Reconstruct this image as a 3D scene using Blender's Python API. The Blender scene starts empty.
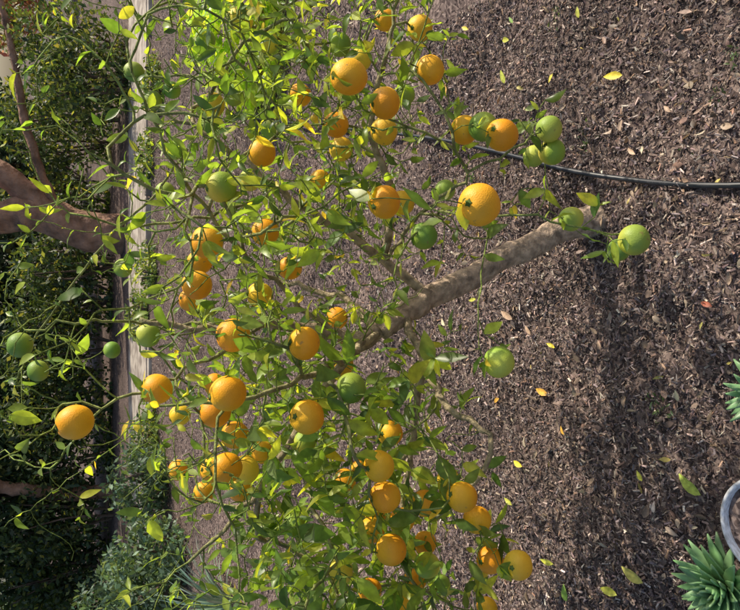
import bpy, math, random
import numpy as np
from mathutils import Vector, Matrix
random.seed(7); rng=np.random.default_rng(7)
S=bpy.context.scene
S.view_settings.view_transform='Standard'; S.view_settings.look='None'; S.view_settings.exposure=0
# ---------------------------------------------------------------- survey frame
P=math.radians(28.6); CH=1.6; F=641.0
sp,cp=math.sin(P),math.cos(P)
FWD=np.array([0,cp,-sp]); DWN=np.array([0,-sp,-cp]); RGT=np.array([1.0,0,0]); EYE=np.array([0,0,CH])
def W(x,y,t): return EYE+t*(FWD+(x-370)/F*DWN+(305-y)/F*RGT)
def G(x,y):
    d=FWD+(x-370)/F*DWN+(305-y)/F*RGT
    p=EYE+d*(CH/-d[2]); return np.array([p[0],p[1],0.0])
def H(x,y):
    x=np.asarray(x,float);y=np.asarray(y,float)
    return (0.014*np.sin(x*5.1+1.3*np.sin(y*3.3))+0.012*np.sin(y*7.3+x*2.9)+0.007*np.sin(x*17+y*11+2*np.sin(x*4))+0.004*np.sin(y*29-x*23+1.5*np.sin(y*7)))
# ---------------------------------------------------------------- helpers
def mesh(name,v,f,mat,cols=None,parent=None,smooth=True,loc=None):
    me=bpy.data.meshes.new(name)
    v=np.asarray(v,np.float32)
    if isinstance(f,np.ndarray):
        M,k=f.shape
        me.vertices.add(len(v)); me.vertices.foreach_set('co',v.ravel())
        me.loops.add(M*k); me.loops.foreach_set('vertex_index',f.astype(np.int32).ravel())
        me.polygons.add(M); me.polygons.foreach_set('loop_start',np.arange(0,M*k,k,dtype=np.int32))
        me.polygons.foreach_set('loop_total',np.full(M,k,np.int32))
        me.update(calc_edges=True); me.validate()
    else:
        me.from_pydata([tuple(a) for a in v],[],f)
    if cols is not None:
        a=me.color_attributes.new('Col','FLOAT_COLOR','POINT')
        c=np.ones((len(v),4),np.float32); c[:,:3]=cols
        a.data.foreach_set('color',c.ravel())
    me.polygons.foreach_set('use_smooth',[smooth]*len(me.polygons))
    me.materials.append(mat)
    o=bpy.data.objects.new(name,me); S.collection.objects.link(o)
    if parent: o.parent=parent
    return o
def empty(name):
    o=bpy.data.objects.new(name,None); S.collection.objects.link(o); o.empty_display_size=.1; return o
def nmat(name):
    m=bpy.data.materials.new(name); m.use_nodes=True; nt=m.node_tree
    return m,nt,nt.nodes['Principled BSDF'],nt.nodes['Material Output']
def N(nt,t,**k):
    n=nt.nodes.new(t)
    for a,b in k.items(): setattr(n,a,b)
    return n
def colmat(name,rough=.6,bump=0,bscale=60,transl=0,spec=.5,nvar=.3,nscale=30,tcol=(1.5,1.6,.5),bdist=.004):
    m,nt,b,out=nmat(name); L=nt.links.new
    at=N(nt,'ShaderNodeAttribute',attribute_name='Col')
    tc=N(nt,'ShaderNodeTexCoord')
    no=N(nt,'ShaderNodeTexNoise'); no.inputs['Scale'].default_value=nscale; no.inputs['Detail'].default_value=3
    L(tc.outputs['Object'],no.inputs['Vector'])
    mr=N(nt,'ShaderNodeMapRange'); mr.inputs['From Min'].default_value=.3; mr.inputs['From Max'].default_value=.7
    mr.inputs['To Min'].default_value=1-nvar; mr.inputs['To Max'].default_value=1+nvar
    L(no.outputs['Fac'],mr.inputs['Value'])
    vm=N(nt,'ShaderNodeVectorMath',operation='SCALE'); L(at.outputs['Color'],vm.inputs[0]); L(mr.outputs['Result'],vm.inputs['Scale'])
    L(vm.outputs['Vector'],b.inputs['Base Color'])
    b.inputs['Roughness'].default_value=rough; b.inputs['Specular IOR Level'].default_value=spec
    if bump:
        n2=N(nt,'ShaderNodeTexNoise'); n2.inputs['Scale'].default_value=bscale; n2.inputs['Detail'].default_value=5
        L(tc.outputs['Object'],n2.inputs['Vector'])
        bp=N(nt,'ShaderNodeBump'); bp.inputs['Strength'].default_value=bump; bp.inputs['Distance'].default_value=bdist
        L(n2.outputs['Fac'],bp.inputs['Height']); L(bp.outputs['Normal'],b.inputs['Normal'])
    if transl:
        tr=N(nt,'ShaderNodeBsdfTranslucent')
        v2=N(nt,'ShaderNodeVectorMath',operation='MULTIPLY'); v2.inputs[1].default_value=tcol
        L(vm.outputs['Vector'],v2.inputs[0]); L(v2.outputs['Vector'],tr.inputs['Color'])
        mx=N(nt,'ShaderNodeMixShader'); mx.inputs[0].default_value=transl
        L(b.outputs[0],mx.inputs[1]); L(tr.outputs[0],mx.inputs[2]); L(mx.outputs[0],out.inputs[0])
    return m
M_leaf=colmat('citrus_leaf',rough=.36,transl=.52,nvar=.3,nscale=50,spec=.55,tcol=(2.6,2.4,.75))
M_bg=colmat('shrub_leaf',rough=.5,transl=.35,nvar=.3,nscale=3,tcol=(2.4,2.0,.7))
M_far=colmat('tree_leaf',rough=.5,nvar=.3,nscale=3)
M_bark=colmat('bark',rough=.85,bump=1,bscale=90,nvar=.5,nscale=45,spec=.2,bdist=.008)
M_bark2=colmat('old_bark',rough=.9,bump=1,bscale=9,nvar=.5,nscale=4,spec=.2,bdist=.07)
M_chip=colmat('bark_chips',rough=.8,nvar=.3,nscale=120,spec=.25)
M_dry=colmat('dry_leaf',rough=.55,nvar=.3,nscale=90,transl=.15,tcol=(1.2,1,.6))
M_fleshy=colmat('fleshy_leaf',rough=.4,nvar=.15,nscale=20)
# fruit peel
M_fruit,nt,b,out=nmat('citrus_peel'); L=nt.links.new
at=N(nt,'ShaderNodeAttribute',attribute_name='Col'); tc=N(nt,'ShaderNodeTexCoord')
no=N(nt,'ShaderNodeTexNoise'); no.inputs['Scale'].default_value=25; no.inputs['Detail'].default_value=4
L(tc.outputs['Object'],no.inputs['Vector'])
mr=N(nt,'ShaderNodeMapRange'); mr.inputs['From Min'].default_value=.3; mr.inputs['From Max'].default_value=.7; mr.inputs['To Min'].default_value=.88; mr.inputs['To Max'].default_value=1.06
L(no.outputs['Fac'],mr.inputs['Value'])
vm=N(nt,'ShaderNodeVectorMath',operation='SCALE'); L(at.outputs['Color'],vm.inputs[0]); L(mr.outputs['Result'],vm.inputs['Scale'])
ns=N(nt,'ShaderNodeTexNoise'); ns.inputs['Scale'].default_value=70; ns.inputs['Detail'].default_value=5; L(tc.outputs['Object'],ns.inputs['Vector'])
ms=N(nt,'ShaderNodeMapRange'); ms.inputs['From Min'].default_value=.66; ms.inputs['From Max'].default_value=.74; ms.inputs['To Max'].default_value=.6; L(ns.outputs['Fac'],ms.inputs['Value'])
mx=N(nt,'ShaderNodeMix',data_type='RGBA'); L(ms.outputs[0],mx.inputs['Factor']); L(vm.outputs[0],mx.inputs['A']); mx.inputs['B'].default_value=(.28,.18,.07,1)
L(mx.outputs['Result'],b.inputs['Base Color'])
vo=N(nt,'ShaderNodeTexVoronoi'); vo.inputs['Scale'].default_value=480; L(tc.outputs['Object'],vo.inputs['Vector'])
bp=N(nt,'ShaderNodeBump'); bp.inputs['Strength'].default_value=.4; bp.inputs['Distance'].default_value=.0008; L(vo.outputs['Distance'],bp.inputs['Height']); L(bp.outputs[0],b.inputs['Normal'])
b.inputs['Roughness'].default_value=.5; b.inputs['Specular IOR Level'].default_value=.4
# ---------------------------------------------------------------- leaves
ST=np.array([0,.12,.32,.55,.8,1.0]); WD=np.array([.04,.62,1.0,.95,.5,.0])
def leaf_mesh(pos,d,nrm,ln,wd,fold,curl,col,twist=None):
    n=len(pos)
    d=d/np.linalg.norm(d,axis=1)[:,None]
    s=np.cross(d,nrm); s/=np.linalg.norm(s,axis=1)[:,None]+1e-9
    u=np.cross(s,d)
    V=np.zeros((n,len(ST),3,3)); 
    ph=rng.uniform(0,6.28,n); wv=rng.uniform(0,.14,n)
    side=rng.normal(0,.08,n)
    for i,(t,w) in enumerate(zip(ST,WD)):
        c=pos+d*(ln*t)[:,None]*(1-.25*np.abs(curl)*t)[:,None]-u*(ln*curl*t*t)[:,None]+s*(ln*side*t*t)[:,None]
        hw=wd*.5*w
        V[:,i,1]=c
        for k,sg in ((0,-1),(2,1)):
            lift=np.sin(fold)*hw+wd*wv*np.sin(t*9+ph+sg)*w
            V[:,i,k]=c+s*(sg*hw*np.cos(fold))[:,None]+u*lift[:,None]
    m=len(ST)*3
    base=[]
    for i in range(len(ST)-1):
        for k in (0,1):
            a=i*3+k; base.append([a,a+1,a+4,a+3])
    f=(np.array(base)[None]+ (np.arange(n)*m)[:,None,None]).reshape(-1,4)
    C=np.repeat(col[:,None,:],m,axis=1).reshape(n,len(ST),3,3)
    C=C.copy(); C[:,:,1]*=1.25
    return V.reshape(-1,3),f,C.reshape(-1,3)
def pick(pal,wts,n,var=.2):
    pal=np.array(pal); w=np.array(wts,float); w/=w.sum()
    c=pal[rng.choice(len(pal),n,p=w)]
    return c*rng.uniform(1-var,1+var,(n,1))*rng.uniform(.93,1.07,(n,3))
# ---------------------------------------------------------------- tube
def tube(V,Fc,C,pts,rad,cols,sides,lump=0):
    pts=[np.asarray(p,float) for p in pts]; base=len(V)
    up=np.array([.3,.2,.9]); 
    for i,p in enumerate(pts):
        d=pts[min(i+1,len(pts)-1)]-pts[max(i-1,0)]; d=d/(np.linalg.norm(d)+1e-9)
        a=np.cross(d,up); 
        if np.linalg.norm(a)<1e-3: a=np.cross(d,[1,0,0])
        a/=np.linalg.norm(a); bb=np.cross(d,a); up=np.cross(a,d)
        for k in range(sides):
            th=2*math.pi*k/sides
            w=1 if not lump else 1+lump*(math.sin(th*3+i*.13)+.7*math.sin(th*2-i*.31+1)+.5*math.sin(th*7+i*.5)+.4*rng.normal())
            V.append(p+(a*math.cos(th)+bb*math.sin(th))*rad[i]*w); C.append(np.array(cols[i])*(1 if not lump else 1+1.5*lump*rng.normal()))
    for i in range(len(pts)-1):
        for k in range(sides):
            k2=(k+1)%sides
            Fc.append([base+i*sides+k,base+i*sides+k2,base+(i+1)*sides+k2,base+(i+1)*sides+k])
    n=len(pts)-1
    V.append(pts[-1]); C.append(cols[-1]); t=len(V)-1
    for k in range(sides): Fc.append([base+n*sides+k,base+n*sides+(k+1)%sides,t])
def catmull(ps,step):
    ps=[np.asarray(p,float) for p in ps]; q=[2*ps[0]-ps[1]]+ps+[2*ps[-1]-ps[-2]]; out=[ps[0]]
    for i in range(1,len(q)-2):
        n=max(1,int(np.linalg.norm(q[i+1]-q[i])/step))
        for j in range(1,n+1):
            t=j/n; out.append(.5*((2*q[i])+(-q[i-1]+q[i+1])*t+(2*q[i-1]-5*q[i]+4*q[i+1]-q[i+2])*t*t+(-q[i-1]+3*q[i]-3*q[i+1]+q[i+2])*t**3))
    return out
# ================================================================ ORANGE TREE
tree=empty('orange_tree')
pos=[];par=[];fix=[];chains=[]
def addchain(start,pts,rads=None):
    ch=[start] if start is not None else []
    prev=start if start is not None else -1
    for i,p in enumerate(pts):
        pos.append(np.asarray(p,float)); par.append(prev); fix.append(0 if rads is None else rads[i]); prev=len(pos)-1; ch.append(prev)
    chains.append(ch); return ch
def nearest(p):
    A=np.array(pos); return int(np.argmin(((A-p)**2).sum(1)))
base=G(592,219); base[2]=-.03
tp=catmull([base,W(560,229,2.0),W(530,247,1.95),W(505,256,1.92),W(468,279,1.86),W(425,299,1.79),W(380,330,1.72)],.02)
tp=[p+rng.normal(0,.0024,3) for p in tp]
nt_=len(tp); addchain(None,tp,[ (.042-.008*i/nt_+ .016*math.exp(-i/2.2)+.0022*math.sin(i*.6)+.0016*math.sin(i*1.7)) for i in range(nt_)])
def limb(pts,r0,r1):
    w=[W(*p) for p in pts]; s=nearest(w[0]); c=catmull([pos[s]]+w[1:],.028)[1:]
    c=[p+rng.normal(0,.005,3) for p in c]
    n=len(c); addchain(s,c,[r0+(r1-r0)*i/n for i in range(n)])
limb([(380,330,1.72),(335,335,1.66),(270,322,1.55),(205,330,1.46),(140,318,1.4)],.020,.004)
limb([(430,298,1.79),(385,262,1.78),(350,235,1.72),(280,190,1.65),(215,140,1.6),(140,100,1.55)],.015,.003)
limb([(405,315,1.75),(425,365,1.64),(448,408,1.55),(490,435,1.5),(484,468,1.47),(440,515,1.42)],.012,.004)
limb([(380,330,1.72),(330,380,1.62),(290,440,1.52),(250,500,1.47),(190,560,1.42)],.014,.003)
limb([(385,262,1.78),(392,200,1.66),(370,130,1.58),(385,60,1.52),(400,-20,1.5)],.012,.003)
limb([(380,330,1.72),(340,358,1.48),(300,380,1.28),(240,398,1.18),(160,405,1.12)],.010,.002)
limb([(380,330,1.72),(340,296,1.88),(280,280,1.98),(215,250,2.0)],.012,.003)
limb([(425,365,1.64),(412,450,1.72),(400,540,1.7),(425,615,1.66)],.009,.003)
limb([(385,262,1.78),(425,212,1.55),(470,175,1.42),(525,140,1.38)],.006,.0025)
limb([(425,212,1.55),(480,216,1.4),(550,220,1.32),(606,236,1.3),(628,232,1.29)],.0035,.0018)
limb([(280,190,1.65),(210,215,1.5),(130,225,1.4),(70,210,1.35)],.005,.002)
limb([(335,335,1.66),(250,260,1.5),(180,170,1.35),(140,90,1.3),(120,30,1.3)],.006,.002)
limb([(270,322,1.55),(190,370,1.35),(120,400,1.25),(60,405,1.22)],.005,.002)
limb([(270,322,1.55),(180,325,1.5),(90,320,1.35),(30,330,1.3)],.005,.002)
limb([(290,440,1.52),(320,520,1.4),(350,600,1.3)],.006,.002)
def grow(T,end_dir=None,drop=0):
    A=np.array(pos); dv=T-A; L=np.linalg.norm(dv,axis=1)
    pi=np.array(par); pp=np.where(pi<0,0,pi); pd=A-A[pp]; pd/=np.linalg.norm(pd,axis=1)[:,None]+1e-6
    cosn=(pd*dv).sum(1)/(L+1e-6)
    cost=L*(1.35-.35*cosn)
    cost[:int(nt_*.62)]+=5
    cost[np.array(fix)>.012]+=.05
    s=int(np.argmin(cost)); l=L[s]
    if l<.02: return None
    P0=A[s]; d0=pd[s]
    outw=T-np.array([-.05,1.5,.75]); outw/=np.linalg.norm(outw)
    e=outw if end_dir is None else end_dir
    P1=P0+(d0*.3+dv[s]/l*.15+rng.normal(0,.13,3))*l; P2=T-e*.33*l+rng.normal(0,.08,3)*l
    n=max(2,int(l/.024)); out=[]
    for j in range(1,n+1):
        t=j/n; q=(1-t)**3*P0+3*(1-t)**2*t*P1+3*(1-t)*t*t*P2+t**3*T
        if j<n: q=q+rng.normal(0,.0026,3)
        out.append(q)
    return addchain(s,out)
FR='''479 205 46 O;385 103 34 O;384 131 30 Y;349 77 38 O;341 149 26 Y;262 153 29 O;213 105 26 Y;234 95 23 G;221 187 33 M;211 126 23 G;207 242 35 O;197 285 31 O;165 193 23 G;157 389 32 O;75 422 37 O;38 371 23 G;20 345 27 G;228 393 38 O;215 412 33 O;235 435 29 O;304 343 36 O;307 417 37 O;304 442 27 M;342 365 25 Y;351 388 33 G;499 362 34 L;464 130 31 O;483 127 31 G;502 135 34 O;549 129 28 L;552 152 28 M;534 156 23 L;571 219 26 L;634 240 33 L;619 250 24 G;384 202 36 O;402 203 26 Y;390 433 28 O;379 466 34 O;385 497 33 O;391 550 33 O;425 503 28 O;462 497 32 O;477 520 29 O;427 565 27 M;518 565 31 Y;490 560 29 O;487 608 23 O;404 602 28 O;424 236 29 G;265 232 29 O;290 268 25 O;260 295 27 Y;233 335 36 O;226 468 33 O;245 470 31 Y;178 470 22 O;204 492 23 O;134 72 21 G;172 90 18 G;153 100 19 G;265 42 27 M;240 20 27 Y;340 45 25 G;430 70 31 O;420 28 27 Y;123 268 20 G;295 525 25 G;340 572 27 M;336 125 27 O;200 262 26 O;372 530 27 O;425 543 25 O;250 180 24 M;337 318 24 O;148 335 26 L;405 95 22 G;300 95 24 O;205 40 22 G;440 585 22 G;262 452 25 O;212 470 27 O;240 490 25 O;362 470 24 O;402 520 26 O;448 478 24 Y;375 515 24 O;370 590 25 O;215 385 25 O;190 300 24 O;180 415 22 Y;360 60 24 Y;385 20 23 O;445 190 22 L;205 310 22 L;270 130 21 L;320 180 22 O;112 350 18 G;310 60 22 G;175 150 20 L;345 480 24 O;415 580 24 O'''
fruits=[]
for s in FR.split(';'):
    x,y,d,k=s.split(); x,y,d=float(x),float(y),float(d)*.94
    t=min(1.9,max(.95,F*.062/d*rng.uniform(.97,1.03))); r=d*t/F/2
    fruits.append((W(x,y,t),r,k))
for c,r,k in fruits:
    grow(c+np.array([0,0,r*.98]),end_dir=np.array([0,0,-.6])+rng.normal(0,.3,3))
def crown_pts(n,wave):
    out=[]
    while len(out)<n:
        if wave==0: x=rng.uniform(-30,470)
        else: x=rng.normal(295,105)
        y=rng.uniform(-90,700)
        lim=450 if y<120 else (415 if y<330 else 420+(min(y,470)-330)*.62)
        if x>lim+rng.normal(0,12) or x<-60: continue
        if x<150 and rng.random()<.35+.2*(wave>0): continue
        if y>480 and x<230 and rng.random()<.7: continue
        if y<130 and x<120 and rng.random()<.4: continue
        a=(x-370)/F; tc=1.5/(cp-a*sp)
        t=tc+rng.uniform(-.48,.42)
        p=W(x,y,t)
        if p[2]<.3 or t<.95: continue
        out.append(p)
    return out
for p in crown_pts(170,0): grow(p)
for p in crown_pts(540,1): grow(p)
for p in crown_pts(1250,2): grow(p)
for x,y,t in [(10,415,1.15),(5,300,1.3),(60,370,1.2),(120,215,1.35),(90,100,1.5),(60,40,1.6),(20,250,1.3),(500,345,1.3),(435,358,1.35),(545,190,1.36),(520,190,1.38),(612,262,1.28),(455,110,1.5),(545,100,1.36),(150,520,1.3),(200,580,1.4),(130,590,1.35),(75,460,1.15),(600,205,1.3),(470,160,1.4),(500,170,1.38),(515,205,1.4),(530,215,1.35),(455,120,1.42),(465,145,1.45),(520,120,1.38),(470,255,1.6),(460,330,1.5),(440,262,1.5),(480,580,1.45),(505,540,1.45),(470,560,1.4)]:
    grow(W(x,y,t))
nleafy=len(pos)
for p in crown_pts(80,0): grow(p)      # bare twigs
for p in crown_pts(240,1): grow(p)
Np=len(pos); POS=np.array(pos); PAR=np.array(par)
tips=np.zeros(Np); hasc=np.zeros(Np,bool); 
for i in range(Np):
    if PAR[i]>=0: hasc[PAR[i]]=True
dist=np.zeros(Np)
for i in range(Np-1,-1,-1):
    if not hasc[i]: tips[i]=1
    if PAR[i]>=0:
        tips[PAR[i]]+=tips[i]; dist[PAR[i]]=max(dist[PAR[i]],dist[i]+1)
R=.00105*tips**.39+.00002*dist; 
for i in range(Np):
    if fix[i]>0: R[i]=max(fix[i],min(R[i],fix[i]*1.1))
    if PAR[i]>=0: R[i]=min(R[i],R[PAR[i]]*.98 if R[PAR[i]]<.03 else R[PAR[i]])
V=[];Fc=[];C=[]
def bcol(r):
    g=np.array([.20,.26,.06]); m=np.array([.30,.25,.15]); o=np.array([.42,.315,.23])
    if r<.0018: return g
    if r<.006: k=(r-.0018)/.0042; return g*(1-k)+m*k
    k=min(1,(r-.006)/.015); return m*(1-k)+o*k
for ch in chains:
    rr=[R[i] for i in ch]; 
    if ch[0]!=0 and len(rr)>1: rr[0]=rr[1]*1.1
    sides=28 if rr[0]>.03 else (8 if rr[0]>.007 else 5)
    tube(V,Fc,C,[POS[i] for i in ch],rr,[bcol(r) for r in rr],sides,.04 if ch is chains[0] else 0)
mesh('branches',V,Fc,M_bark,np.array(C),tree)
lp=[];ld=[];ln=[];yl=[]
for i in range(1,Np):
    if R[i]>.0042 or PAR[i]<0: continue
    near=dist[i]
    pr=.9 if near<4 else .38
    if i>=nleafy: pr=.08; 
    x=POS[i]
    if x[2]>1.25: pr*=.6
    if x[0]<-.1 and x[2]<1.1: pr*=1.15
    cnt=(rng.random()<pr)+(rng.random()<(.85 if (near==0 and i<nleafy) else .05))
    for _ in range(cnt):
        d=POS[i]-POS[PAR[i]]; d/=np.linalg.norm(d)+1e-9
        q=rng.normal(0,1,3); q-=d*(q@d); q/=np.linalg.norm(q)
        dd=d*rng.uniform(.2,.9)+q+np.array([0,0,rng.uniform(-.4,.35)])
        lp.append(POS[i]); ld.append(dd)
        l=.020+.040*rng.random()**1.4
        if x[0]<-.1 and x[2]<1.15: l*=1.35
        if x[2]>1.25: l*=.9
        ln.append(l)
lp=np.array(lp);ld=np.array(ld);ln=np.array(ln);n=len(lp)
nr=np.tile([0.25,-.1,.9],(n,1))+rng.normal(0,.6,(n,3))
pal=[(.095,.165,.038),(.15,.23,.05),(.23,.31,.055),(.36,.41,.065),(.055,.105,.032),(.56,.45,.06)]
lc=pick(pal,[24,34,25,11,9,2],n,.2)
wd_=ln*rng.uniform(.30,.52,n); fo=rng.uniform(.05,.6,n); cu=rng.uniform(-.1,.6,n)
thin=np.where(R<.003)[0]
ep=[];ed=[];en=[];el_=[];ew=[];ef=[];ec=[];eu=[]
BL=(.12,.21,.055); DL=(.08,.15,.05); YL=(.74,.54,.07); LL=(.32,.42,.06)
for x,y,t,l,th_,col_,cv in [(455,430,1.3,.085,60,BL,.2),(432,515,1.3,.075,170,BL,.2),(325,530,1.3,.09,30,DL,.2),(318,498,1.35,.08,-5,BL,.1),(270,448,1.3,.08,110,LL,.2),(352,520,1.3,.07,80,LL,.3),(495,580,1.3,.06,20,BL,.2),(440,600,1.3,.06,70,BL,.2),(362,240,1.35,.06,150,BL,.3),(380,425,1.3,.06,40,LL,.2),
   (325,405,1.25,.06,110,YL,.9),(358,165,1.35,.055,60,YL,.9),(372,190,1.3,.06,100,YL,.8),(470,478,1.25,.065,100,YL,.8),(487,494,1.25,.06,20,YL,.6),(465,545,1.3,.05,140,YL,.6),(305,182,1.3,.06,50,LL,.2),(118,215,1.3,.055,100,LL,.2),(300,128,1.3,.05,30,YL,.5),(10,415,1.15,.055,15,LL,.2),(487,345,1.28,.05,-30,LL,.1),(435,357,1.33,.045,80,(.5,.55,.08),.1),(440,470,1.3,.07,95,BL,.3),(400,390,1.4,.06,120,DL,.2),(515,560,1.3,.06,60,LL,.3),(150,515,1.3,.06,70,LL,.2),(460,350,1.35,.05,30,LL,.2),(545,195,1.35,.05,160,LL,.2),(520,185,1.36,.05,60,BL,.2)]:
    q=W(x,y,t); i=thin[int(np.argmin(((POS[thin]-q)**2).sum(1)))]
    a_=math.radians(th_); d=math.cos(a_)*DWN-math.sin(a_)*RGT+.25*FWD
    ep.append(POS[i]);ed.append(d);en.append(-FWD*.6+np.array([.4,0,.7])+rng.normal(0,.15,3));el_.append(l);ew.append(l*(.5 if cv<.5 else .3));ef.append(.25 if cv<.5 else .7);ec.append(col_);eu.append(cv*.6)
lp=np.concatenate([lp,ep]);ld=np.concatenate([ld,ed]);nr=np.concatenate([nr,en]);ln=np.concatenate([ln,el_]);wd_=np.concatenate([wd_,ew]);fo=np.concatenate([fo,ef]);cu=np.concatenate([cu,eu]);lc=np.concatenate([lc,np.array(ec)])
v,f,c=leaf_mesh(lp,ld,nr,ln,wd_,fo,cu,lc)
mesh('leaves',v,f,M_leaf,c,tree)
print('TREE nodes',Np,'leaves',n)
V=[];Fc=[];C=[];kV=[];kF=[];kC=[]
US,VS=28,18
KC={'O':((.98,.50,.022),(.95,.39,.012)),'Y':((.98,.68,.055),(.95,.56,.03)),'M':((.84,.70,.09),(.30,.44,.05)),'G':((.18,.32,.04),(.34,.45,.06)),'L':((.30,.44,.06),(.56,.60,.09))}
for c,r,k in fruits:
    ax=np.array([rng.normal(0,.22),rng.normal(0,.22),1]); ax/=np.linalg.norm(ax)
    a=np.cross(ax,[1,0,0]); a/=np.linalg.norm(a); bb=np.cross(ax,a)
    b0=len(V); ob=rng.uniform(.92,1.06); c1,c2=np.array(KC[k][0]),np.array(KC[k][1]); pd=rng.normal(0,1,3); pd/=np.linalg.norm(pd)
    tone=rng.uniform(.92,1.02)*np.array([1,rng.uniform(.93,1.07),1])
    if k=='Y' and rng.random()<.3: c2=c2*.55+np.array([.45,.52,.05])*.45
    for j in range(VS+1):
        ph=math.pi*j/VS; zr=math.cos(ph); rr=math.sin(ph)
        dm=1-.07*math.exp(-(ph/.25)**2)-.02*math.exp(-((math.pi-ph)/.2)**2)
        for i in range(US):
            th=2*math.pi*i/US
            dirv=(a*math.cos(th)+bb*math.sin(th))*rr+ax*zr*ob
            wob=1+.014*rr*math.sin(3*th+b0)+.008*math.sin(5*th)*rr
            V.append(c+dirv*r*dm*wob)
            m=min(1,max(0,.5+1.1*(dirv@pd)+.0)); 
            C.append((c1*m+c2*(1-m))*tone)
    for j in range(VS):
        for i in range(US):
            i2=(i+1)%US; Fc.append([b0+j*US+i,b0+(j+1)*US+i,b0+(j+1)*US+i2,b0+j*US+i2])
    s0=len(kV); top=c+ax*r*ob*.935
    kV.append(top+ax*.004); kC.append((.12,.17,.04))
    for i in range(10):
        th=2*math.pi*i/10; q=.007 if i%2 else .0045
        kV.append(top+(a*math.cos(th)+bb*math.sin(th))*q+ax*.0008); kC.append((.10,.15,.03))
    for i in range(10): kF.append([s0,s0+1+i,s0+1+(i+1)%10])
mesh('fruit',V,Fc,M_fruit,np.array(C),tree)
mesh('calyxes',kV,kF,M_bark,np.array(kC),tree)
# ================================================================ GROUND
def axis(lo,hi,a,b,st,g=1.12):
    m=list(np.arange(a,b,st)); s=st; x=m[-1]
    while x<hi: s*=g; x+=s; m.append(x)
    s=st; x=m[0]; pre=[]
    while x>lo: s*=g; x-=s; pre.append(x)
    return np.array(pre[::-1]+m)
xs=axis(-300,300,-2.2,2.2,.03); ys=axis(-60,600,.3,5,.03)
X,Y=np.meshgrid(xs,ys); 
fade=np.clip(1-(np.hypot(X,Y)-6)/3,0,1)
Z=H(X,Y)*fade
V=np.stack([X,Y,Z],-1).reshape(-1,3); nx=len(xs); ny=len(ys)
I,J=np.meshgrid(np.arange(nx-1),np.arange(ny-1)); q=(J*nx+I).ravel()
Fq=np.stack([q,q+1,q+nx+1,q+nx],1)
M_g,nt,b,out=nmat('mulch_soil'); L=nt.links.new
tc=N(nt,'ShaderNodeTexCoord')
vo=N(nt,'ShaderNodeTexVoronoi'); vo.inputs['Scale'].default_value=90
nd=N(nt,'ShaderNodeTexNoise'); nd.inputs['Scale'].default_value=20
va=N(nt,'ShaderNodeVectorMath',operation='MULTIPLY_ADD'); va.inputs[1].default_value=(.06,.06,.06)
L(tc.outputs['Object'],nd.inputs['Vector']); L(nd.outputs['Color'],va.inputs[0]); L(tc.outputs['Object'],va.inputs[2]); L(va.outputs[0],vo.inputs['Vector'])
cr=N(nt,'ShaderNodeValToRGB'); e=cr.color_ramp.elements
e[0].position=0; e[0].color=(.045,.033,.031,1); e[1].position=1; e[1].color=(.33,.25,.215,1)
x=e.new(.4); x.color=(.11,.08,.072,1); x=e.new(.75); x.color=(.20,.15,.132,1)
sep=N(nt,'ShaderNodeSeparateColor'); L(vo.outputs['Color'],sep.inputs[0]); L(sep.outputs[0],cr.inputs[0])
n3=N(nt,'ShaderNodeTexNoise'); n3.inputs['Scale'].default_value=1.2; n3.inputs['Detail'].default_value=8; L(tc.outputs['Object'],n3.inputs['Vector'])
mr=N(nt,'ShaderNodeMapRange'); mr.inputs['From Min'].default_value=.3; mr.inputs['From Max'].default_value=.7; mr.inputs['To Min'].default_value=.6; mr.inputs['To Max'].default_value=1.4; L(n3.outputs['Fac'],mr.inputs['Value'])
vs=N(nt,'ShaderNodeVectorMath',operation='SCALE'); L(cr.outputs[0],vs.inputs[0]); L(mr.outputs[0],vs.inputs['Scale']); L(vs.outputs[0],b.inputs['Base Color'])
bp=N(nt,'ShaderNodeBump'); bp.inputs['Distance'].default_value=.012; bp.inputs['Strength'].default_value=1; L(sep.outputs[1],bp.inputs['Height']); L(bp.outputs[0],b.inputs['Normal'])
b.inputs['Roughness'].default_value=.9; b.inputs['Specular IOR Level'].default_value=.15
mesh('ground',V,Fq,M_g)
PHI=rng.uniform(0,6.28,8); KX=rng.uniform(-9,9,8); KY=rng.uniform(-9,9,8)
def patch(x,y):
    return sum(np.sin(KX[i]*x+KY[i]*y+PHI[i]) for i in range(8))/8
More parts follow.
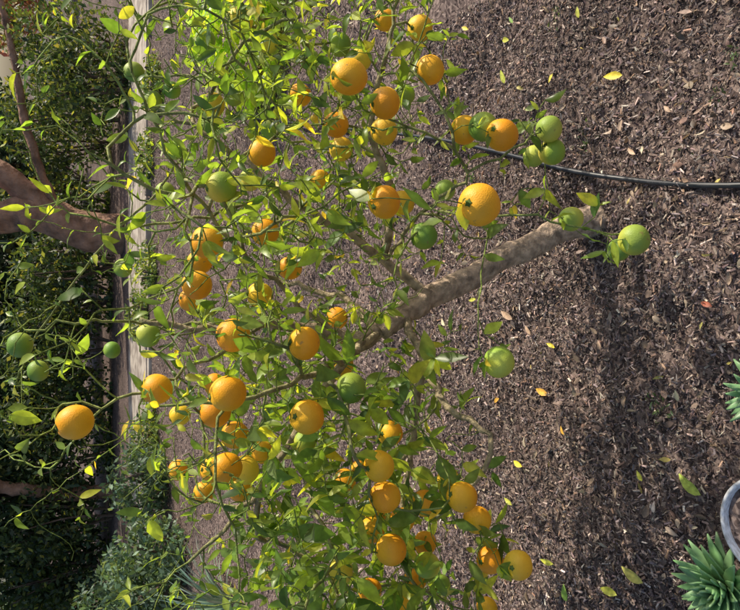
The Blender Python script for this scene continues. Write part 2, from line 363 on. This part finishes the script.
def chips(n,x0,x1,y0,y1,smin,smax,lift,pw=3.8):
    x=rng.uniform(x0,x1,n); y=y0+(y1-y0)*rng.random(n)
    z=H(x,y)*np.clip(1-(np.hypot(x,y)-6)/3,0,1)+rng.uniform(0,lift,n)
    l=smin+(smax-smin)*rng.random(n)**pw; w=l*rng.uniform(.10,.7,n); w=np.minimum(w,.005+.09*l); h=w*rng.uniform(.15,.6,n)
    th=rng.uniform(0,6.283,n); ti=rng.normal(0,.4,n); ro=rng.normal(0,.7,n)
    d=np.stack([np.cos(th)*np.cos(ti),np.sin(th)*np.cos(ti),np.sin(ti)],1)
    s=np.cross(d,[0,0,1.]); s/=np.linalg.norm(s,axis=1)[:,None]; u=np.cross(s,d)
    s2=s*np.cos(ro)[:,None]+u*np.sin(ro)[:,None]; u2=np.cross(s2,d)
    c=np.stack([x,y,z],1); out=np.zeros((n,8,3)); i=0
    for a in (-1,1):
        for e in (-1,1):
            for g in (-1,1):
                out[:,i]=c+d*(a*l*.5*rng.uniform(.7,1,n))[:,None]+s2*(e*w*.5*rng.uniform(.35,1,n))[:,None]+u2*(g*h*.5*rng.uniform(.3,1,n))[:,None]; i+=1
    q=np.array([[0,1,3,2],[4,6,7,5],[0,4,5,1],[2,3,7,6],[1,5,7,3],[0,2,6,4]])
    f=(q[None]+(np.arange(n)*8)[:,None,None]).reshape(-1,4)
    col=pick([(.245,.187,.165),(.15,.112,.102),(.065,.048,.045),(.42,.33,.28),(.33,.215,.15),(.60,.50,.43),(.20,.163,.163)],[28,28,26,11,8,3.5,14],n,.3)
    col*=(1+.5*patch(x,y))[:,None]
    return out.reshape(-1,3),f,np.repeat(col,8,0)
parts=[chips(135000,-1.3,1.2,.75,2.4,.003,.026,.012),chips(50000,-2.2,2.4,2.4,5.2,.006,.034,.014,2.6),chips(16000,-4.2,4.6,5.2,9.2,.02,.06,.02,1.5)]
vv=[];ff=[];cc=[];o=0
for a,b_,c_ in parts: vv.append(a); ff.append(b_+o); cc.append(c_); o+=len(a)
mesh('bark_mulch',np.concatenate(vv),np.concatenate(ff),M_chip,np.concatenate(cc),smooth=False)
n=4200; x=rng.uniform(-1.6,1.8,n); y=.8+rng.random(n)**1.3*5; ln=.012+.03*rng.random(n)**2
p=np.stack([x,y,H(x,y)+.012+rng.uniform(0,.008,n)],1); th=rng.uniform(0,6.28,n)
d=np.stack([np.cos(th),np.sin(th),rng.normal(0,.35,n)],1); nr=np.tile([0,0,1.],(n,1))+rng.normal(0,.6,(n,3))
col=pick([(.21,.145,.105),(.37,.28,.20),(.50,.39,.28),(.13,.093,.073),(.50,.40,.11)],[32,28,13,24,1.6],n,.25)
A=leaf_mesh(p,d,nr,ln,ln*rng.uniform(.3,.55,n),rng.uniform(-.6,1.1,n),rng.uniform(-.8,.8,n),col)
Y1=(.72,.58,.05);Y2=(.45,.46,.06);GR=(.20,.34,.06);BR=(.44,.30,.20);RB=(.40,.12,.07);OR=(.68,.38,.06)
sp_=[(620,78,.062,Y1,80),(696,483,.078,(.36,.45,.08),60),(648,474,.032,Y2,30),(540,392,.06,OR,80),(523,463,.05,Y1,80),(620,587,.06,Y2,85),(642,572,.075,(.42,.40,.10),75),(555,560,.05,Y2,95),(512,315,.062,BR,60),(446,322,.045,(.52,.46,.30),50),(712,304,.038,RB,70),(504,40,.05,Y2,70),(504,77,.05,(.50,.54,.08),5),(510,20,.03,GR,30),(684,395,.03,(.25,.25,.18),10),(664,505,.03,(.6,.5,.42),0),(540,110,.05,(.3,.36,.1),80),(568,430,.03,OR,40),(575,590,.05,GR,20),(600,345,.03,BR,10),(672,110,.03,BR,40),(650,250,.025,BR,90),(530,330,.04,BR,30),(500,400,.04,OR,120),(515,500,.04,Y2,60),(470,30,.04,Y1,60),(450,90,.04,OR,10),(600,480,.035,BR,140),(560,80,.03,Y1,150),(480,300,.04,Y2,100),(585,15,.035,Y2,10),(552,345,.035,Y1,60)]
m=len(sp_); g=np.array([G(a[0],a[1]) for a in sp_]); g[:,2]=H(g[:,0],g[:,1])+.028
th=np.array([math.radians(a[4]) for a in sp_]); dd=np.stack([np.cos(th),np.sin(th),.2*np.ones(m)],1)
lnn=np.array([a[2] for a in sp_])
B=leaf_mesh(g-dd*lnn[:,None]*.5,dd,np.tile([.1,-.3,1.],(m,1))+rng.normal(0,.15,(m,3)),lnn*1.1,lnn*.42,np.full(m,.35),rng.uniform(0,.4,m),np.array([a[3] for a in sp_]))
mesh('fallen_leaves',np.concatenate([A[0],B[0]]),np.concatenate([A[1],B[1]+len(A[0])]),M_dry,np.concatenate([A[2],B[2]]))
wp=[];wd=[];wl=[]
for x,y in [(720,100),(590,145),(588,130),(655,400),(668,412),(700,160),(735,60),(475,180),(560,15)]:
    g0=G(x,y)
    for k in range(14):
        o_=rng.normal(0,.016,2); a=rng.uniform(0,6.28)
        wp.append([g0[0]+o_[0],g0[1]+o_[1],.014]); wd.append([math.cos(a),math.sin(a),rng.uniform(.3,1.4)]); wl.append(rng.uniform(.008,.022))
wp=np.array(wp);wd=np.array(wd);wl=np.array(wl); n=len(wp)
v,f,c=leaf_mesh(wp,wd,np.tile([0,0,1.],(n,1))+rng.normal(0,.3,(n,3)),wl,wl*.35,rng.uniform(0,.5,n),rng.uniform(0,.6,n),pick([(.07,.12,.06),(.10,.15,.06)],[1,1],n))
mesh('weeds',v,f,M_leaf,c)
M_hose,nt,b,out=nmat('black_poly_hose'); b.inputs['Roughness'].default_value=.34
n1=N(nt,'ShaderNodeTexNoise'); n1.inputs['Scale'].default_value=40; cr=N(nt,'ShaderNodeValToRGB'); cr.color_ramp.elements[0].color=(.014,.017,.022,1); cr.color_ramp.elements[1].color=(.08,.08,.085,1); cr.color_ramp.elements[0].position=.45
nt.links.new(n1.outputs['Fac'],cr.inputs[0]); nt.links.new(cr.outputs[0],b.inputs['Base Color'])
hp=[G(x,y) for x,y in [(250,118),(340,128),(430,138),(500,152),(575,171),(640,181),(700,186),(760,186),(840,180),(960,160)]]
hp=[h+np.array([0,0,.022+float(H(h[0],h[1]))*.5]) for h in hp]
V=[];Fc=[];C=[]; pts=catmull(hp,.03); tube(V,Fc,C,pts,[.008]*len(pts),[(0,0,0)]*len(pts),12)
mesh('irrigation_hose',V,Fc,M_hose)
def rosette(name,c,n,l0,wd,col):
    p=[];d=[];ll=[];cu=[]
    for i in range(n):
        a=i*2.39996+rng.normal(0,.1); k=i/n
        el=math.radians(8)+k*math.radians(70)+rng.normal(0,.06)
        d.append([math.cos(a)*math.cos(el),math.sin(a)*math.cos(el),math.sin(el)])
        p.append(c+np.array([math.cos(a),math.sin(a),0])*.012*(1-k)+np.array([0,0,.03+.05*k])); ll.append(l0*(1-.5*k)*rng.uniform(.9,1.08)); cu.append(.05-.15*k)
    p=np.array(p);d=np.array(d);ll=np.array(ll)
    cl=pick([col,tuple(np.array(col)*1.2)],[1,1],n,.12)
    v,f,c_=leaf_mesh(p,d,np.tile([0,0,1.],(n,1)),ll,np.full(n,wd)*(ll/l0)**.5,np.full(n,.45),np.array(cu),cl)
    o=mesh(name,v,f,M_fleshy,c_); s=o.modifiers.new('thick','SOLIDIFY'); s.thickness=.004; s.offset=-1
    return o
r0=G(744,582); rosette('succulent_plant',r0+np.array([0,0,.02]),64,.135,.032,(.20,.36,.15))
r1=G(780,392); rosette('succulent_plant.001',r1+np.array([0,0,.02]),30,.10,.022,(.17,.31,.14))
M_pot,nt,b,out=nmat('glazed_pot'); b.inputs['Roughness'].default_value=.35
n1=N(nt,'ShaderNodeTexNoise'); n1.inputs['Scale'].default_value=18; n1.inputs['Detail'].default_value=7; cr=N(nt,'ShaderNodeValToRGB'); cr.color_ramp.elements[0].color=(.42,.42,.42,1); cr.color_ramp.elements[1].color=(.78,.80,.84,1); cr.color_ramp.elements[0].position=.3; cr.color_ramp.elements[1].position=.6
nt.links.new(n1.outputs['Fac'],cr.inputs[0]); nt.links.new(cr.outputs[0],b.inputs['Base Color'])
pot=empty('plant_pot'); g0=G(797,523)
prof=[(.0,.0),(.10,.0),(.125,.06),(.143,.13),(.150,.135),(.152,.148),(.149,.152),(.143,.152),(.140,.147),(.137,.12)]
V=[];Fc=[]; sg=56
for r,z in prof:
    for k in range(sg): th=2*math.pi*k/sg; V.append(g0+np.array([r*.8*math.cos(th),r*.8*math.sin(th),z*.7]))
for i in range(len(prof)-1):
    for k in range(sg): Fc.append([i*sg+k,i*sg+(k+1)%sg,(i+1)*sg+(k+1)%sg,(i+1)*sg+k])
mesh('pot_wall',V,Fc,M_pot,parent=pot)
V=[g0+np.array([0,0,.092])]+[g0+np.array([.111*math.cos(2*math.pi*k/sg),.111*math.sin(2*math.pi*k/sg),.088]) for k in range(sg)]
mesh('potting_soil',V,[[0,1+k,1+(k+1)%sg] for k in range(sg)],M_g,parent=pot)
# ================================================================ BACKGROUND
def cloud(n,blobs,size,pal,w):
    bl=np.array(blobs); vol=(bl[:,3]*bl[:,4]*bl[:,5])**.8; idx=rng.choice(len(bl),n,p=vol/vol.sum())
    u=rng.normal(0,1,(n,3)); u/=np.linalg.norm(u,axis=1)[:,None]; r=rng.random(n)**.33
    k=300; sub=rng.normal(0,1,(k,3)); sub/=np.linalg.norm(sub,axis=1)[:,None]; sub*=(rng.random(k)**.3)[:,None]
    si=rng.integers(0,k,n); q=sub[si]+u*r[:,None]*.2
    c=bl[idx,:3]+q*bl[idx,3:6]
    c[:,2]=np.maximum(c[:,2],.03)
    a=rng.normal(0,1,(n,3)); a/=np.linalg.norm(a,axis=1)[:,None]; b_=np.cross(a,rng.normal(0,1,(n,3))); b_/=np.linalg.norm(b_,axis=1)[:,None]
    s=size*rng.uniform(.6,1.4,(n,1))
    V=np.stack([c-a*s,c+b_*s*.45,c+a*s,c-b_*s*.45],1).reshape(-1,3)
    f=np.arange(4*n).reshape(n,4); col=pick(pal,w,n,.3)*(.7+.6*((si*37)%17/17.)[:,None])
    return V,f,np.repeat(col,4,0)
def shrub(name,n,blobs,size,pal,w,trunk=None,mat=None):
    o=empty(name); v,f,c=cloud(n,blobs,size,pal,w); mesh('foliage',v,f,mat or M_bg,c,o,smooth=False)
    V=[];Fc=[];C=[]
    for bl in blobs:
        bx,by,bz,rx,ry,rz=bl
        for k in range(5):
            a=rng.uniform(0,6.28); e_=np.array([bx+rx*.6*math.cos(a),by+ry*.6*math.sin(a),bz+rz*.5])
            s=np.array([bx+.1*math.cos(a),by+.1*math.sin(a),0]) if trunk is None else np.array(trunk)
            pts=catmull([s,(s+e_)/2+rng.normal(0,.08,3),e_],.2); m=len(pts)
            tube(V,Fc,C,pts,[.03*(1-.8*i/m) for i in range(m)],[(.14,.105,.08)]*m,6)
    mesh('stems',V,Fc,M_bark2,np.array(C),o); return o
DK=[(.03,.06,.027),(.05,.092,.037),(.10,.15,.048),(.24,.27,.08)]  # hedge shade painted in as dark greens; last tone paints sunlit leaves
M_con,nt,b,out=nmat('weathered_stone'); n1=N(nt,'ShaderNodeTexNoise'); n1.inputs['Scale'].default_value=5; n1.inputs['Detail'].default_value=9; cr=N(nt,'ShaderNodeValToRGB'); cr.color_ramp.elements[0].color=(.22,.18,.15,1); cr.color_ramp.elements[1].color=(.50,.44,.37,1); cr.color_ramp.elements[0].position=.38; cr.color_ramp.elements[1].position=.62
tcx=N(nt,'ShaderNodeTexCoord'); nt.links.new(tcx.outputs['Object'],n1.inputs['Vector']); nt.links.new(n1.outputs['Fac'],cr.inputs[0]); nt.links.new(cr.outputs[0],b.inputs['Base Color']); b.inputs['Roughness'].default_value=.9
def box(name,x0,x1,y0,y1,z0,z1,mat,parent=None,bev=.01):
    v=[(x,y,z) for x in (x0,x1) for y in (y0,y1) for z in (z0,z1)]
    o=mesh(name,v,[[0,1,3,2],[4,6,7,5],[0,4,5,1],[2,3,7,6],[1,5,7,3],[0,2,6,4]],mat,None,parent,False)
    if bev: m=o.modifiers.new('b','BEVEL'); m.width=bev; m.segments=2
    return o
kerb=empty('stone_kerb')
x=-14.
while x<16:
    l=rng.uniform(.35,.9); y0=9.3+rng.uniform(-.08,.08)
    if rng.random()<.85: box('block',x,x+l-.03,y0,y0+.12,-.05,.07+rng.uniform(-.03,.02),M_con,kerb,.02)
    x+=l
box('path',-40,40,9.6,11.3,-.05,.02,M_con,None,0)
kb=[(x+rng.normal(0,.3),9.0+rng.normal(0,.25),.06,rng.uniform(.2,.5),.28,rng.uniform(.1,.3)) for x in (-5,-4.2,-3.4,-2.2,-1.1,-.2,.5,1.6,2.9,3.4,4.4,5.0)]
shrub('border_plants',8000,kb,.03,[(.08,.15,.05),(.16,.24,.06),(.30,.36,.08)],[34,30,14])
hedge=[]
for x in np.arange(-11,3.2,1.0): hedge.append((x+rng.normal(0,.25),13.6+rng.normal(0,.4),rng.uniform(.7,1.2),rng.uniform(.6,1.1),.7,rng.uniform(.8,1.5)))
shrub('hedge',30000,hedge,.06,DK,[34,34,22,9])
for i,(x,y) in enumerate([(-4.2,15.5),(-1.6,17),(1.2,18),(3.6,20),(-7.5,17)]):
    bl=[(x+rng.normal(0,.8),y+rng.normal(0,.6),z,1.5,1.3,1.2) for z in (1.3,2.4,3.4)]
    shrub('background_tree' if i==0 else f'background_tree.{i:03d}',8000,bl,.11,DK,[40,32,20,8],(x,y,0),M_far)
shrub('laurel_bush',7000,[(3.7,11.4,.7,.7,.6,.8),(4.4,11.9,.9,.8,.6,1.0),(3.5,12.6,1.0,.6,.6,1.0)],.05,[(.04,.08,.035),(.09,.14,.045),(.26,.30,.08)],[30,34,12])
shrub('blue_green_shrub',8000,[(-2.9,7.4,.35,.6,.5,.45),(-3.6,8.0,.5,.7,.5,.6),(-2.2,8.3,.3,.5,.4,.4)],.04,[(.12,.20,.13),(.18,.27,.18),(.08,.14,.08)],[30,20,30])
shrub('autumn_tree',6000,[(10.5,24,2.0,2.2,1.6,1.6),(12.5,25,2.6,2.4,1.6,1.9)],.12,[(.62,.27,.08),(.6,.2,.1),(.5,.4,.10)],[30,16,20],(11,24,0),M_far)
hy=empty('hydrangea_shrub'); ctr=G(268,42); n=950
u=rng.normal(0,1,(n,3)); u[:,2]=np.abs(u[:,2]); u/=np.linalg.norm(u,axis=1)[:,None]; rr_=rng.uniform(.55,1.,n)**.5
p=ctr+u*rr_[:,None]*np.array([.52,.36,.50])*(1+.18*np.sin(u[:,0]*7+u[:,1]*9))[:,None]+[0,0,.04]
th=rng.uniform(0,6.28,n); d=u*.6+np.stack([np.cos(th),np.sin(th),rng.normal(0,.3,n)],1)
ll=rng.uniform(.06,.12,n)
v,f,c=leaf_mesh(p,d,u+np.array([0,0,1.])+rng.normal(0,.3,(n,3)),ll,ll*.62,rng.uniform(0,.4,n),rng.uniform(0,.5,n),pick([(.36,.47,.07),(.48,.56,.09),(.18,.30,.05)],[30,30,18],n))
mesh('foliage',v,f,M_leaf,c,hy)
V=[];Fc=[];C=[]
for k in range(14):
    a=rng.uniform(0,6.28); e_=ctr+np.array([.4*math.cos(a),.28*math.sin(a),.35]); pts=catmull([ctr,(ctr+e_)/2+[0,0,.05],e_],.06); tube(V,Fc,C,pts,[.005]*len(pts),[(.2,.17,.1)]*len(pts),6)
mesh('stems',V,Fc,M_bark,np.array(C),hy)
c0=G(232,606); n=120; a=rng.uniform(0,6.28,n); el=rng.uniform(.5,1.4,n)
d=np.stack([np.cos(a)*np.cos(el),np.sin(a)*np.cos(el),np.sin(el)],1); p=c0+np.stack([np.cos(a)*.06,np.sin(a)*.06,np.full(n,.0)],1); ll=rng.uniform(.35,.75,n)
v,f,c=leaf_mesh(p,d,np.tile([0,0,1.],(n,1)),ll,np.full(n,.022),np.full(n,.3),rng.uniform(.15,.5,n),pick([(.24,.34,.22),(.32,.38,.28),(.16,.25,.15)],[1,1,1],n))
mesh('strappy_leaf_plant',v,f,M_fleshy,c)
def bigtree(name,limbs,blobs,nleaf,lsz=.12,bc=(.30,.18,.125)):
    o=empty(name); V=[];Fc=[];C=[]
    for pts,r0,r1 in limbs:
        q=catmull(pts,.10); m=len(q)
        rr=[r0+(r1-r0)*i/m+ .04*r0*math.sin(i*1.3) for i in range(m)]
        q=[p_+rng.normal(0,.012,3) for p_ in q]
        tube(V,Fc,C,q,rr,[bc]*m,24,.03)
    mesh('trunk',V,Fc,M_bark2,np.array(C),o)
    v,f,c=cloud(nleaf,blobs,lsz,DK,[40,34,18,5]); mesh('crown',v,f,M_far,c,o,smooth=False); return o
b0=G(122,232); b0[2]=-.1; bY=b0[1]
def WY(x,y,Yp):
    a=(x-370)/F; return W(x,y,Yp/(cp-a*sp))
bl=[(b0[0]+rng.uniform(-5.5,2.0),bY+rng.uniform(-2,2),rng.uniform(5.5,8.5),1.4,1.4,.8) for _ in range(14)]  # oak crown, unseen above the view, shifted aside so sun reaches the trunk
bigtree('old_oak_tree',[([b0,WY(90,232,bY),WY(60,222,bY),WY(30,215,bY),WY(-60,225,bY),WY(-150,240,bY)],.36,.19),
  ([WY(62,222,bY),WY(35,200,bY),WY(0,172,bY),WY(-60,140,bY),WY(-140,60,bY)],.23,.11),
  ([WY(60,215,bY),WY(40,170,bY-.3),WY(22,110,bY-.4),WY(8,30,bY-.5),WY(-20,-60,bY-.5)],.08,.04)],bl,10000)
b1=G(112,490); bY1=b1[1]
bl=[(b1[0]+rng.uniform(-3,3),bY1+rng.uniform(-2,2),rng.uniform(4,7),1.4,1.4,.8) for _ in range(10)]
bigtree('old_oak_tree.001',[([b1,WY(60,494,bY1),WY(0,488,bY1),WY(-100,500,bY1)],.14,.09),([WY(0,488,bY1),WY(-60,430,bY1),WY(-120,380,bY1)],.09,.04)],bl,7500)
# ================================================================ LIGHT
sd=Vector((.68,.25,.62)).normalized()
el=math.asin(sd.z); az=math.atan2(sd.x,sd.y)
w=bpy.data.worlds.new('World'); S.world=w; w.use_nodes=True; nt=w.node_tree
sky=nt.nodes.new('ShaderNodeTexSky'); sky.sky_type='NISHITA'; sky.sun_disc=False; sky.sun_elevation=el; sky.sun_rotation=az; sky.dust_density=3
bg=nt.nodes['Background']; nt.links.new(sky.outputs[0],bg.inputs[0]); bg.inputs[1].default_value=.15
sl=bpy.data.lights.new('sun','SUN'); sl.energy=5; sl.angle=math.radians(.5); sl.color=(1,.90,.74)
so=bpy.data.objects.new('sun',sl); S.collection.objects.link(so); so.rotation_euler=sd.to_track_quat('Z','Y').to_euler()
# ================================================================ CAMERA
cd=bpy.data.cameras.new('camera'); cd.sensor_fit='HORIZONTAL'; cd.sensor_width=36; cd.lens=18/(370/F); cd.clip_start=.05; cd.clip_end=2000
co=bpy.data.objects.new('camera',cd); S.collection.objects.link(co)
Rm=Matrix((Vector(DWN),Vector(RGT),Vector(-FWD))).transposed()
co.matrix_world=Matrix.Translation(Vector(EYE))@Rm.to_4x4(); S.camera=co
